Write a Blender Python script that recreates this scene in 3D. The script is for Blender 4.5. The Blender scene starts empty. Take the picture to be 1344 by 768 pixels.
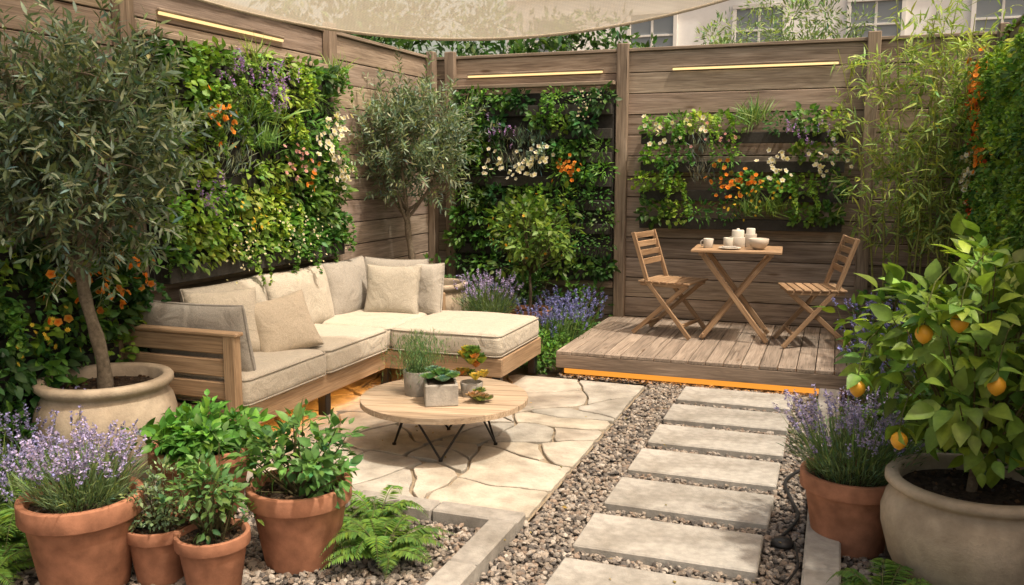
import bpy, math, random, numpy as np
rng=np.random.default_rng(11); random.seed(5)
sc=bpy.context.scene
def norm(a):
    a=np.asarray(a,float); return a/np.maximum(np.linalg.norm(a,axis=-1,keepdims=True),1e-9)
# ---------------------------------------------------------------- materials
MATS={}
def newmat(name):
    m=bpy.data.materials.new(name); m.use_nodes=True; nt=m.node_tree; nt.nodes.clear()
    out=nt.nodes.new('ShaderNodeOutputMaterial'); MATS[name]=m; return m,nt,out
def N(nt,t,**k):
    n=nt.nodes.new(t)
    for a,v in k.items(): setattr(n,a,v)
    return n
def mix(nt,mode,fac,a,b):
    n=N(nt,'ShaderNodeMix',data_type='RGBA',blend_type=mode)
    for s,v in ((0,fac),(6,a),(7,b)):
        if isinstance(v,bpy.types.NodeSocket): nt.links.new(v,n.inputs[s])
        elif s==0: n.inputs[0].default_value=v
        else: n.inputs[s].default_value=(*v,1) if len(v)==3 else v
    return n.outputs[2]
def noise(nt,vec,scale,detail=4,rough=.55,dist=0):
    n=N(nt,'ShaderNodeTexNoise'); n.inputs['Scale'].default_value=scale; n.inputs['Detail'].default_value=detail
    n.inputs['Roughness'].default_value=rough; n.inputs['Distortion'].default_value=dist
    if vec is not None: nt.links.new(vec,n.inputs['Vector'])
    return n.outputs['Fac']
def ramp(nt,fac,stops):
    n=N(nt,'ShaderNodeValToRGB'); cr=n.color_ramp
    while len(cr.elements)<len(stops): cr.elements.new(.5)
    for e,(p,c) in zip(cr.elements,stops): e.position=p; e.color=(*c,1) if len(c)==3 else c
    nt.links.new(fac,n.inputs[0]); return n.outputs[0]
def attr(nt,name): return N(nt,'ShaderNodeAttribute',attribute_name=name)
def mapping(nt,vec,sc_):
    n=N(nt,'ShaderNodeMapping'); n.inputs['Scale'].default_value=sc_; nt.links.new(vec,n.inputs[0]); return n.outputs[0]
def bump(nt,h,strength,dist):
    n=N(nt,'ShaderNodeBump'); n.inputs['Strength'].default_value=strength; n.inputs['Distance'].default_value=dist
    nt.links.new(h,n.inputs['Height']); return n.outputs[0]
def princ(nt,out,col,rough=.7,nrm=None,metal=0,spec=.5):
    p=N(nt,'ShaderNodeBsdfPrincipled')
    if isinstance(col,bpy.types.NodeSocket): nt.links.new(col,p.inputs['Base Color'])
    else: p.inputs['Base Color'].default_value=(*col,1)
    p.inputs['Roughness'].default_value=rough; p.inputs['Metallic'].default_value=metal
    p.inputs['Specular IOR Level'].default_value=spec
    if nrm is not None: nt.links.new(nrm,p.inputs['Normal'])
    if out is not None: nt.links.new(p.outputs[0],out.inputs[0])
    return p
def woodmat(name,c1,c2,c3,rough=.75,b=.5,cracks=True):
    m,nt,out=newmat(name); g=attr(nt,'Gc').outputs['Vector']
    n1=noise(nt,mapping(nt,g,(1.1,14,14)),1.6,8,.65,1.2)
    n2=noise(nt,mapping(nt,g,(2.5,110,110)),1.5,4,.6,.3)
    c=ramp(nt,n1,[(.3,c1),(.5,c2),(.7,c3)])
    f=ramp(nt,n2,[(.3,(.58,.58,.58)),(.6,(1.05,1.05,1.05))])
    c=mix(nt,'MULTIPLY',.85,c,f)
    n3=noise(nt,mapping(nt,g,(.8,2.5,2.5)),1.5,3)
    c=mix(nt,'MULTIPLY',.85,c,ramp(nt,n3,[(.3,(.72,.71,.70)),(.65,(1.12,1.1,1.08))]))
    if cracks:
        n4=noise(nt,mapping(nt,g,(1.3,45,45)),1.0,3,.5,.5)
        c=mix(nt,'MULTIPLY',.75,c,ramp(nt,n4,[(.28,(.3,.27,.24)),(.36,(1,1,1))]))
        v=N(nt,'ShaderNodeTexVoronoi'); v.inputs['Scale'].default_value=1; nt.links.new(mapping(nt,g,(1.6,7,7)),v.inputs[0])
        c=mix(nt,'MULTIPLY',.8,c,ramp(nt,v.outputs['Distance'],[(.05,(.35,.27,.2)),(.13,(1,1,1))]))
    c=mix(nt,'MULTIPLY',1,c,attr(nt,'Col').outputs['Color'])
    princ(nt,out,c,rough,bump(nt,n2,b,.004),spec=.25)
woodmat('fence_wood',(.20,.155,.118),(.325,.262,.205),(.45,.375,.305))
woodmat('deck_wood',(.19,.155,.13),(.33,.275,.232),(.45,.385,.33),.6)
woodmat('teak',(.30,.20,.12),(.43,.30,.19),(.53,.39,.26),.55,.3,False)
woodmat('table_wood',(.36,.265,.18),(.50,.39,.28),(.60,.49,.37),.55,.3,False)
def colmat(name,rough,nscale,lo,hi,bs=.3,bd=.003,base=None,extra=None,spec=.3):
    m,nt,out=newmat(name); g=N(nt,'ShaderNodeTexCoord').outputs['Object']
    n=noise(nt,g,nscale,6,.65)
    c=attr(nt,'Col').outputs['Color'] if base is None else mix(nt,'MULTIPLY',1,attr(nt,'Col').outputs['Color'],base)
    c=mix(nt,'MULTIPLY',1,c,ramp(nt,n,[(.3,(lo,)*3),(.7,(hi,)*3)]))
    if extra:
        n2=noise(nt,g,extra,3,.6)
        c=mix(nt,'MULTIPLY',.9,c,ramp(nt,n2,[(.35,(.72,.70,.67)),(.6,(1.08,1.08,1.08))]))
    n3=noise(nt,g,nscale*4,4,.7)
    princ(nt,out,c,rough,bump(nt,n3,bs,bd),spec=spec)
colmat('terracotta',.85,14,.70,1.14,.4,.003,None,3.5)
colmat('stoneware',.8,20,.8,1.1,.6,.005,None,3)
colmat('flagstone',.75,9,.72,1.14,.7,.010,None,2.3)
colmat('concrete',.85,25,.76,1.12,.6,.005,None,3)
colmat('gravel_stone',.8,60,.75,1.15,.3,.002)
colmat('soil',.95,45,.4,1.5,1,.02,None,6)
colmat('ceramic',.35,10,.95,1.03,.05,.001,spec=.5)
colmat('citrus_skin',.42,60,.94,1.04,.25,.002,spec=.4)
colmat('render',.9,3,.92,1.04,.2,.004)
colmat('felt',.95,60,.7,1.2,.5,.003)
colmat('bark',.9,50,.55,1.3,1,.006,None,12)
m,nt,out=newmat('black_metal'); princ(nt,out,(.012,.012,.013),.45,metal=.3)
m,nt,out=newmat('rubber'); princ(nt,out,(.015,.015,.016),.5)
m,nt,out=newmat('glass_pane'); princ(nt,out,(.22,.25,.28),.1,spec=.8)
def emis(name,c,s):
    m,nt,out=newmat(name); e=N(nt,'ShaderNodeEmission'); e.inputs[0].default_value=(*c,1); e.inputs[1].default_value=s; nt.links.new(e.outputs[0],out.inputs[0])
emis('led_warm',(1,.68,.30),1.5); emis('led_amber',(1,.37,.05),1.05); emis('led_amber_bright',(1,.40,.06),34)
# fabric
m,nt,out=newmat('fabric'); g=N(nt,'ShaderNodeTexCoord').outputs['Object']
w1=noise(nt,mapping(nt,g,(500,120,120)),1,2); w2=noise(nt,mapping(nt,g,(120,500,500)),1,2)
wv=mix(nt,'MULTIPLY',1,ramp(nt,w1,[(.3,(.76,.76,.76)),(.7,(1.1,1.1,1.1))]),ramp(nt,w2,[(.3,(.80,.80,.80)),(.7,(1.1,1.1,1.1))]))
c=mix(nt,'MULTIPLY',1,attr(nt,'Col').outputs['Color'],wv)
n5=noise(nt,g,7,3,.5,.8); n6=N(nt,'ShaderNodeMath',operation='MULTIPLY_ADD'); nt.links.new(w1,n6.inputs[0]); n6.inputs[1].default_value=.06; nt.links.new(n5,n6.inputs[2])
p=princ(nt,out,c,.95,bump(nt,n6.outputs[0],.8,.03),spec=.1); p.inputs['Sheen Weight'].default_value=.15
# sail cloth
m,nt,out=newmat('sail_cloth'); g=N(nt,'ShaderNodeTexCoord').outputs['Object']
ck=N(nt,'ShaderNodeTexChecker'); ck.inputs['Scale'].default_value=90; nt.links.new(g,ck.inputs[0])
c=mix(nt,'MULTIPLY',1,(.72,.66,.55),mix(nt,'MIX',ck.outputs['Fac'],(.90,.90,.90),(1,1,1)))
d=N(nt,'ShaderNodeBsdfDiffuse'); t=N(nt,'ShaderNodeBsdfTranslucent'); tr=N(nt,'ShaderNodeBsdfTransparent')
nt.links.new(c,d.inputs[0]); nt.links.new(c,t.inputs[0])
a=N(nt,'ShaderNodeMixShader'); a.inputs[0].default_value=.45; nt.links.new(d.outputs[0],a.inputs[1]); nt.links.new(t.outputs[0],a.inputs[2])
a2=N(nt,'ShaderNodeMixShader'); a2.inputs[0].default_value=.35; nt.links.new(a.outputs[0],a2.inputs[1]); nt.links.new(tr.outputs[0],a2.inputs[2])
nt.links.new(a2.outputs[0],out.inputs[0])
# leaf
def leafmat(name,rough,tl,spec=.4):
    m,nt,out=newmat(name); c=attr(nt,'Col').outputs['Color']
    g=N(nt,'ShaderNodeTexCoord').outputs['Object']
    c=mix(nt,'MULTIPLY',1,c,ramp(nt,noise(nt,g,40,2),[(.3,(.8,.8,.8)),(.7,(1.18,1.18,1.12))]))
    p=princ(nt,None,c,rough,spec=spec)
    t=N(nt,'ShaderNodeBsdfTranslucent'); c2=mix(nt,'MULTIPLY',1,c,(1.6,1.7,.9)); nt.links.new(c2,t.inputs[0])
    a=N(nt,'ShaderNodeMixShader'); a.inputs[0].default_value=tl; nt.links.new(p.outputs[0],a.inputs[1]); nt.links.new(t.outputs[0],a.inputs[2]); nt.links.new(a.outputs[0],out.inputs[0])
leafmat('leaf',.48,.27,.35); leafmat('petal',.7,.3,.1)
# ground
m,nt,out=newmat('ground_soil'); g=N(nt,'ShaderNodeTexCoord').outputs['Object']
n1=noise(nt,g,3,8,.7); n2=noise(nt,g,60,5,.8)
c=mix(nt,'MULTIPLY',1,ramp(nt,n1,[(.3,(.07,.05,.035)),(.7,(.13,.095,.07))]),ramp(nt,n2,[(.35,(.5,.5,.5)),(.65,(1.3,1.3,1.3))]))
princ(nt,out,c,.95,bump(nt,n2,1,.02))
m,nt,out=newmat('gravel_bed'); g=N(nt,'ShaderNodeTexCoord').outputs['Object']
v=N(nt,'ShaderNodeTexVoronoi'); v.inputs['Scale'].default_value=55; nt.links.new(g,v.inputs[0])
c=ramp(nt,v.outputs['Distance'],[(.1,(.18,.155,.135)),(.6,(.045,.04,.035))]); princ(nt,out,c,.9,bump(nt,v.outputs['Distance'],1,-.01))
m,nt,out=newmat('sand_joint'); g=N(nt,'ShaderNodeTexCoord').outputs['Object']
princ(nt,out,ramp(nt,noise(nt,g,60,5,.7),[(.3,(.20,.16,.11)),(.7,(.34,.28,.20))]),.95,bump(nt,noise(nt,g,120,3),.8,.005))
# ---------------------------------------------------------------- builder
class B:
    def __init__(s): s.V=[];s.F=[];s.C=[];s.G=[];s.n=0
    def add(s,V,Fs,C,m,G=None,smooth=True):
        V=np.asarray(V,float).reshape(-1,3); k=len(V)
        C=np.asarray(C,float)
        if C.ndim==1: C=np.tile(C[:3],(k,1))
        s.V.append(V); s.C.append(C[:,:3]); s.G.append(V if G is None else G)
        for f in Fs:
            f=np.asarray(f,int)
            if f.size: s.F.append((f+s.n,m,smooth))
        s.n+=k
def obj(name,b,loc=None,parent=None):
    V=np.concatenate(b.V);C=np.concatenate(b.C);G=np.concatenate(b.G)
    if loc is None: loc=np.array([(V[:,0].min()+V[:,0].max())/2,(V[:,1].min()+V[:,1].max())/2,V[:,2].min()])
    loc=np.asarray(loc,float)
    me=bpy.data.meshes.new(name); me.vertices.add(len(V)); me.vertices.foreach_set('co',(V-loc).ravel())
    keys=[];li=[];ls=[];mi=[];sm=[];st=0
    for f,m,s in b.F:
        if m not in keys: keys.append(m)
        k=f.shape[1]; li.append(f.ravel()); ls.append(st+np.arange(len(f))*k); st+=f.size
        mi.append(np.full(len(f),keys.index(m))); sm.append(np.full(len(f),s))
    li=np.concatenate(li);ls=np.concatenate(ls)
    me.loops.add(len(li)); me.loops.foreach_set('vertex_index',li.astype(np.int32))
    me.polygons.add(len(ls)); me.polygons.foreach_set('loop_start',ls.astype(np.int32))
    for k in keys: me.materials.append(MATS[k])
    me.polygons.foreach_set('material_index',np.concatenate(mi).astype(np.int32))
    me.polygons.foreach_set('use_smooth',np.concatenate(sm))
    me.update(calc_edges=True)
    ca=me.color_attributes.new('Col','FLOAT_COLOR','POINT'); ca.data.foreach_set('color',np.hstack([C,np.ones((len(C),1))]).ravel())
    ga=me.attributes.new('Gc','FLOAT_VECTOR','POINT'); ga.data.foreach_set('vector',G.ravel())
    o=bpy.data.objects.new(name,me); o.location=loc; sc.collection.objects.link(o)
    if parent: o.parent=parent; o.matrix_parent_inverse=parent.matrix_world.inverted()
    return o
# chamfered box
def _boxt():
    cs=[(x,y,z) for x in(-1,1) for y in(-1,1) for z in(-1,1)]; idx={}
    for i,c in enumerate(cs):
        for k in range(3): idx[(c,k)]=i*3+k
    nv=[(c,k) for c in cs for k in range(3)]
    Q=[];T=[]
    for k in range(3):
        a,b2=[i for i in range(3) if i!=k]
        for s in(-1,1):
            q=[]
            for sa,sb in((-1,-1),(1,-1),(1,1),(-1,1)):
                c=[0,0,0];c[k]=s;c[a]=sa;c[b2]=sb;q.append(idx[(tuple(c),k)])
            Q.append(q)
        for sa in(-1,1):
            for sb in(-1,1):
                c0=[0,0,0];c0[k]=-1;c0[a]=sa;c0[b2]=sb;c1=list(c0);c1[k]=1;c0=tuple(c0);c1=tuple(c1)
                Q.append([idx[(c0,a)],idx[(c0,b2)],idx[(c1,b2)],idx[(c1,a)]])
    for c in cs: T.append([idx[(c,0)],idx[(c,1)],idx[(c,2)]])
    S=np.array([c for c,k in nv],float); K=np.array([[0 if i==k else 1 for i in range(3)] for c,k in nv],float)
    V=S*(1-K*.1)
    def fix(fs):
        r=[]
        for f in fs:
            p=V[f];n=np.cross(p[1]-p[0],p[2]-p[0]); r.append(f if np.dot(n,p.mean(0))>0 else f[::-1])
        return np.array(r)
    return S,K,fix(Q),fix(T)
BS,BK,BQ,BT=_boxt()
def rotz(a): c,s=math.cos(a),math.sin(a); return np.array([[c,-s,0],[s,c,0],[0,0,1.]])
def rotx(a): c,s=math.cos(a),math.sin(a); return np.array([[1,0,0],[0,c,-s],[0,s,c]])
def box(b,c,s,m,col=(1,1,1),R=None,bev=.004,var=0):
    s=np.array(s,float); bev=min(bev,s.min()*.3)
    L=BS*s/2-BS*BK*bev
    o=np.argsort(-s); G=L[:,o]+rng.uniform(-20,20,3)
    V=L if R is None else L@R.T
    col=np.array(col,float)*(1+rng.uniform(-var,var))
    b.add(V+np.array(c),[BQ,BT],col,m,G,False)
def beam(b,p0,p1,w,h,m,col=(1,1,1),up=(0,0,1),bev=.004,var=0):
    p0=np.array(p0,float);p1=np.array(p1,float); x=norm(p1-p0); y=norm(np.cross(up,x)); z=np.cross(x,y)
    box(b,(p0+p1)/2,(np.linalg.norm(p1-p0),w,h),m,col,np.stack([x,y,z],1),bev,var)
def tube(b,P,r,m,col,seg=8,closed=False):
    P=np.asarray(P,float); n=len(P); r=np.broadcast_to(np.asarray(r,float),(n,))
    T=norm(np.gradient(P,axis=0)) if not closed else norm(np.roll(P,-1,0)-np.roll(P,1,0))
    ref=np.array([.31,.17,.93]) if abs(T[0]@np.array([.31,.17,.93]))<.85 else np.array([.9,.3,.1])
    X=norm(np.cross(T,ref));Y=np.cross(T,X)
    a=np.linspace(0,2*np.pi,seg,endpoint=False)
    V=P[:,None]+r[:,None,None]*(np.cos(a)[None,:,None]*X[:,None]+np.sin(a)[None,:,None]*Y[:,None])
    i=np.arange(n if closed else n-1)[:,None]; j=np.arange(seg)[None]
    k=(i+1)%n;jj=(j+1)%seg
    F=np.stack([i*seg+j+0*jj,i*seg+jj,k*seg+jj,k*seg+j+0*jj],-1).reshape(-1,4)
    b.add(V.reshape(-1,3),[F],col,m)
def lathe(b,c,prof,m,col,seg=48,wob=0):
    prof=np.array(prof,float); a=np.linspace(0,2*np.pi,seg,endpoint=False); n=len(prof)
    rr=1+wob*np.sin(a*2+1)+wob*.6*np.sin(a*3)
    V=np.stack([prof[:,0][:,None]*np.cos(a)*rr,prof[:,0][:,None]*np.sin(a)*rr,np.repeat(prof[:,1][:,None],seg,1)],-1)
    i=np.arange(n-1)[:,None];j=np.arange(seg)[None];jj=(j+1)%seg
    F=np.stack([i*seg+j,i*seg+jj,(i+1)*seg+jj,(i+1)*seg+j],-1).reshape(-1,4)
    b.add(V.reshape(-1,3)+np.array(c),[F],col,m)
# templates
def tmpl(w,seg=3,fold=.2,droop=.15,pk=.8):
    v=[];s=[];t3=[];t4=[]
    rows=[]
    for i in range(seg+1):
        t=i/seg; z=-droop*t*t
        if i in(0,seg): v.append((0,t,z)); rows.append([len(v)-1]); s.append((1,1,1))
        else:
            ww=w*math.sin(math.pi*t**pk); k=len(v)
            v+=[(-ww,t,z+fold*ww),(0,t,z),(ww,t,z+fold*ww)]; s+=[(1,1,1),(1.2,1.17,1.05),(1,1,1)]; rows.append([k,k+1,k+2])
    for a,c in zip(rows[:-1],rows[1:]):
        if len(a)==1 and len(c)==3: t3+=[(a[0],c[1],c[0]),(a[0],c[2],c[1])]
        elif len(a)==3 and len(c)==1: t3+=[(a[0],a[1],c[0]),(a[1],a[2],c[0])]
        elif len(a)==3: t4+=[(a[0],a[1],c[1],c[0]),(a[1],a[2],c[2],c[1])]
    return dict(v=np.array(v),s=np.array(s),f=[np.array(t3),np.array(t4)])
def flower(np_=5,w=.42,cup=.25,cc=(1,.75,.15)):
    v=[(0,0,0)];s=[cc];q=[]
    for i in range(np_):
        a=2*math.pi*i/np_; ca,sa=math.cos(a),math.sin(a)
        k=len(v)
        for (x,y,z) in((-w,.62,cup*.6),(0,1,cup),(w,.62,cup*.6)): v.append((x*ca-y*sa,x*sa+y*ca,z)); s.append((1,1,1))
        q.append((0,k+2,k+1,k))
    v=np.array(v)*.5
    return dict(v=v,s=np.array(s),f=[np.array(q)])
T=dict(olive=tmpl(.12,3,.2,.1),narrow=tmpl(.05,2,.2,.15),oval=tmpl(.28,3,.25,.25),big=tmpl(.31,5,.3,.35),round=tmpl(.42,3,.2,.15,.9),
 oval2=tmpl(.25,2,.2,.15),bamboo=tmpl(.075,3,.2,.45,.7),blade=tmpl(.03,4,.2,.6,.6),stem=tmpl(.008,2,0,0),pinna=tmpl(.13,3,.2,.25,.6),
 floret=tmpl(.4,2,.2,0),flower=flower(),daisy=flower(8,.2,.1,(1,.8,.2)),funnel=flower(5,.5,.3,(.9,.35,.1)),succ=tmpl(.3,4,.8,-.25,1.1))
def inst(b,P,D,S,t,C,Nh=None,m='leaf',jit=.5):
    P=np.asarray(P,float);n=len(P)
    if n==0:return
    D=norm(D); H=rng.normal(size=(n,3))*jit+(np.array([0,0,1.]) if Nh is None else Nh)
    X=norm(np.cross(D,H)); Y=np.cross(X,D); t=T[t]; tv=t['v']; S=np.broadcast_to(np.asarray(S,float),(n,))
    V=P[:,None]+S[:,None,None]*(tv[None,:,0:1]*X[:,None]+tv[None,:,1:2]*D[:,None]+tv[None,:,2:3]*Y[:,None])
    k=len(tv); Cc=(C[:,None,:]*t['s'][None]).reshape(-1,3)
    Fs=[(f[None]+np.arange(n)[:,None,None]*k).reshape(-1,f.shape[1]) for f in t['f'] if f.size]
    b.add(V.reshape(-1,3),Fs,Cc,m)
def flo(b,P,Nn,S,t,C,m='petal'):
    n=len(P); Nn=norm(Nn); R=rng.normal(size=(n,3)); D=norm(np.cross(Nn,R))
    inst(b,P,D,S,t,C,Nn,m,0)
def vary(c,n,a=.22,h=.12):
    k=1+rng.normal(size=(n,1))*a; r=np.array(c,float)[None]*np.clip(k,.4,1.8)
    if c[1]>c[0] and c[1]>c[2]: r=r*np.array([.78,.84,.95])
    y=rng.normal(size=(n,1))*h; return np.clip(r*(1+np.hstack([y*1.3,y*.3,-y])),.004,.95)
def sph(n): return norm(rng.normal(size=(n,3)))
# ------------------------------------------------------------- plants
def lavender(b,c,r,h,n=90,col=(.36,.30,.60),lean=.55,grey=(.17,.235,.11),fs=.013):
    c=np.array(c,float); a=rng.uniform(0,2*np.pi,n); q=np.sqrt(rng.uniform(0,1,n))
    base=c+np.stack([np.cos(a)*q*r*.45,np.sin(a)*q*r*.45,0*a],1)
    D=norm(np.stack([np.cos(a)*q*lean,np.sin(a)*q*lean,np.ones(n)],1)+rng.normal(size=(n,3))*.09)
    L=h*rng.uniform(.62,1.08,n)
    inst(b,base,D,L,'stem',vary((.17,.25,.08),n),m='leaf')
    k=26; t=rng.uniform(0,1,(n,k)); sp=.045+.03*rng.uniform(0,1,(n,1))
    P=base[:,None]+D[:,None]*(L[:,None]-t*sp)[...,None]
    P=P.reshape(-1,3)+rng.normal(size=(n*k,3))*.0026
    DD=np.repeat(D,k,0)*.5+sph(n*k)
    inst(b,P,DD,fs*rng.uniform(.7,1.2,n*k),'floret',vary(col,n*k,.3,.05),m='petal')
    k2=n*18; a=rng.uniform(0,2*np.pi,k2); q=np.sqrt(rng.uniform(0,1,k2)); zz=rng.uniform(0,.62,k2)*h
    P=c+np.stack([np.cos(a)*q*r*(.5+zz/h),np.sin(a)*q*r*(.5+zz/h),zz*(1.1-.5*q)],1)
    D=np.stack([np.cos(a)*q,np.sin(a)*q,np.full(k2,1.)],1)+rng.normal(size=(k2,3))*.3
    inst(b,P,D,rng.uniform(.035,.07,k2),'narrow',vary(grey,k2,.3))
def fern(b,c,L,nf=26,col=(.14,.25,.045),up=1.1):
    for i in range(nf):
        a=2*np.pi*i/nf+rng.normal()*.3
        l=L*rng.uniform(.6,1.1); st=rng.uniform(.45,1.5)*up; k=34; t=np.linspace(0.04,1,k)
        R=l*(t*.9-.05*t**3)*math.cos(.4*st); z=l*(st*t-st*.85*t**2.1)+.02
        sd=rng.normal()*.2
        P=np.array(c)+np.stack([math.cos(a)*R-math.sin(a)*sd*l*t*t,math.sin(a)*R+math.cos(a)*sd*l*t*t,z],1)
        tube(b,P,np.linspace(.0025,.001,k),'leaf',(.12,.14,.05),4)
        Tn=norm(np.gradient(P,axis=0)); S=norm(np.cross(Tn,(0,0,1))); w=l*.17*np.sin(np.pi*np.clip(t,.03,1)**.7)+.005
        cc=vary(np.array(col)*rng.uniform(.65,1.35),k,.14)
        for sg in(-1,1): inst(b,P,S*sg+Tn*.4+rng.normal(size=(k,3))*.08,w,'pinna',cc,jit=.15)
def shrub(b,c,r,rz,ncl,nl,ls,t,col,base=None,cl=.07,stem=True,scol=(.10,.09,.04),var=.22,flat=.4):
    c=np.array(c,float); d=sph(ncl); q=rng.uniform(.35,1,(ncl,1))**.6
    bump_=1+.22*rng.normal(size=(ncl,1))
    P=c+d*q*bump_*np.array([r,r,rz])
    if base is not None and stem:
        for p in P[:90]:
            s=np.array(base)+rng.normal(size=3)*np.array([.02,.02,0]); m=(s+p)/2+np.array([(p[0]-s[0])*.12,(p[1]-s[1])*.12,-.0])
            tt=np.linspace(0,1,7)[:,None]; Q=(1-tt)**2*s+2*tt*(1-tt)*m+tt**2*p
            tube(b,Q,np.linspace(.005,.002,7),'bark',scol,5)
    n=ncl*nl; C0=np.repeat(P,nl,0); o=sph(n); PP=C0+o*cl*rng.uniform(.1,1,(n,1))
    out=norm(C0-c); D=o*.8+out*.6+np.array([0,0,.15])
    cm=np.repeat(rng.uniform(.68,1.32,(ncl,1)),nl,0)
    inst(b,PP,D,ls*rng.uniform(.5,1.15,n),t,vary(col,n,var)*cm,out*flat+np.array([0,0,.9]),jit=.35)
    return P
def tree(b,base,top,cc,R,ntw,ls,col,tl=.22,npair=11,tr=.03,under=(.32,.37,.27),bark=(.22,.18,.13),t='olive',lim=7):
    base=np.array(base,float);top=np.array(top,float);cc=np.array(cc,float);R=np.array(R,float)
    k=12;tt=np.linspace(0,1,k)[:,None]; Q=base+(top-base)*tt+np.hstack([np.sin(tt*5)*.018,np.cos(tt*4)*.018-.018,tt*0])
    tube(b,Q,np.linspace(tr*1.15,tr*.8,k)*(1+.1*np.sin(np.arange(k)*1.7)),'bark',bark,10)
    ends=[]
    for i in range(lim):
        a=2*np.pi*i/lim+rng.normal()*.3; e=cc+R*np.array([math.cos(a)*.5,math.sin(a)*.5,rng.uniform(-.25,.6)])
        m=Q[-1]*.5+e*.5+np.array([math.cos(a)*.1,math.sin(a)*.1,-.04]); s=Q[-1-(i%3)]
        u=np.linspace(0,1,8)[:,None]; L=(1-u)**2*s+2*u*(1-u)*m+u**2*e; tube(b,L,np.linspace(tr*.5,tr*.16,8),'bark',bark,6); ends+=[L[4],L[5],L[6],L[7]]
    ends=np.array(ends); d=sph(ntw); q=rng.uniform(.1,1,(ntw,1))**.5
    P=cc+d*q*R*(.80+.18*rng.normal(size=(ntw,1)).clip(-1,1.4))
    for p in P[:int(ntw*.5)]:
        e=ends[np.argmin(((ends-p)**2).sum(1))]; u=np.linspace(0,1,5)[:,None]; m=(e+p)/2+np.array([0,0,.03]); L=(1-u)**2*e+2*u*(1-u)*m+u**2*p
        tube(b,L,np.linspace(tr*.15,.002,5),'bark',bark,4)
    D=norm(norm((P-cc)/R)*.7+rng.normal(size=P.shape)*.45+np.array([0,0,.45])); L=tl*rng.uniform(.6,1.25,ntw)
    inst(b,P,D,L,'stem',vary((.18,.17,.10),ntw))
    f=np.linspace(.02,.99,npair)
    PP=(P[:,None]+D[:,None]*(L[:,None]*f)[...,None]); X=norm(np.cross(D,rng.normal(size=D.shape)))
    Y=np.cross(X,D); cm=rng.uniform(.6,1.4,(ntw,1))
    for sg in(-1,1):
        al=np.arange(npair)%2
        S=(X[:,None]*al[None,:,None]+Y[:,None]*(1-al)[None,:,None])*sg
        DD=(S*.9+D[:,None]*.75+rng.normal(size=S.shape)*.15).reshape(-1,3); n=len(DD)
        C=vary(col,n,.2); w=rng.uniform(size=(n,1))<.35; C=np.where(w,vary(under,n,.2),C)*np.repeat(cm,npair,0)
        inst(b,PP.reshape(-1,3),DD,ls*rng.uniform(.7,1.15,n),t,C,jit=.6)
def hedge(b,c,R,ncl,nl,ls,col,t='oval2',cl=.25):
    c=np.array(c,float); P=c+sph(ncl)*rng.uniform(.3,1,(ncl,1))**.5*np.array(R)*(1+.10*rng.normal(size=(ncl,1)))
    n=ncl*nl; o=sph(n); PP=np.repeat(P,nl,0)+o*cl*rng.uniform(.2,1,(n,1))
    inst(b,PP,o+np.array([0,0,.2]),ls*rng.uniform(.6,1.2,n),t,vary(col,n,.3)*np.repeat(rng.uniform(.6,1.4,(ncl,1)),nl,0),jit=.6)
# stones
ph=(1+5**.5)/2
IV=norm(np.array([(-1,ph,0),(1,ph,0),(-1,-ph,0),(1,-ph,0),(0,-1,ph),(0,1,ph),(0,-1,-ph),(0,1,-ph),(ph,0,-1),(ph,0,1),(-ph,0,-1),(-ph,0,1)]))
IF=np.array([(0,11,5),(0,5,1),(0,1,7),(0,7,10),(0,10,11),(1,5,9),(5,11,4),(11,10,2),(10,7,6),(7,1,8),(3,9,4),(3,4,2),(3,2,6),(3,6,8),(3,8,9),(4,9,5),(2,4,11),(6,2,10),(8,6,7),(9,8,1)])
def stones(b,P,S,C,m='gravel_stone'):
    n=len(P); A=norm(rng.normal(size=(n,3))*.35+np.array([0,0,1])); X=norm(np.cross(A,rng.normal(size=(n,3))));Y=np.cross(A,X)
    sx=rng.uniform(.8,1.4,(n,1));sy=rng.uniform(.7,1.1,(n,1));sz=rng.uniform(.45,.85,(n,1))
    V=IV[None]*(1+rng.uniform(-.22,.22,(n,12,1)))
    W=P[:,None]+S[:,None,None]*(V[...,0:1]*(X*sx)[:,None]+V[...,1:2]*(Y*sy)[:,None]+V[...,2:3]*(A*sz)[:,None])
    F=(IF[None]+np.arange(n)[:,None,None]*12).reshape(-1,3)
    b.add(W.reshape(-1,3),[F],np.repeat(C,12,0),m,None,False)
# pots
def terracotta(c,r,h,col=(.43,.20,.12)):
    b=B(); r2=r*.68
    lathe(b,c,[(0,.0),(r2,.0),(r2+.004,.006),(r*.9,h*.76),(r*.915,h*.78),(r,h*.79),(r*1.01,h*.8),(r*1.01,h*.985),(r*1.0,h),(r*.9,h),(r*.88,h*.985),(r*.84,h*.86)],'terracotta',np.array(col)*rng.uniform(.9,1.08))
    soildisc(b,c,r*.86,h*.88); return obj('terracotta_pot',b)
def soildisc(b,c,r,z):
    k=7; lathe(b,c,[(r*(1-i/k),z+.012*math.sin(i*2.1)) for i in range(k)]+[(0.0005,z+.01)],'soil',(.07,.048,.032),28,.01)
    n=160;a=rng.uniform(0,6.28,n);q=np.sqrt(rng.uniform(0,1,n))*r*.95
    stones(b,np.array(c)+np.stack([np.cos(a)*q,np.sin(a)*q,np.full(n,z+.008)],1),rng.uniform(.004,.011,n),vary((.10,.065,.04),n,.4),'soil')
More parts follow.
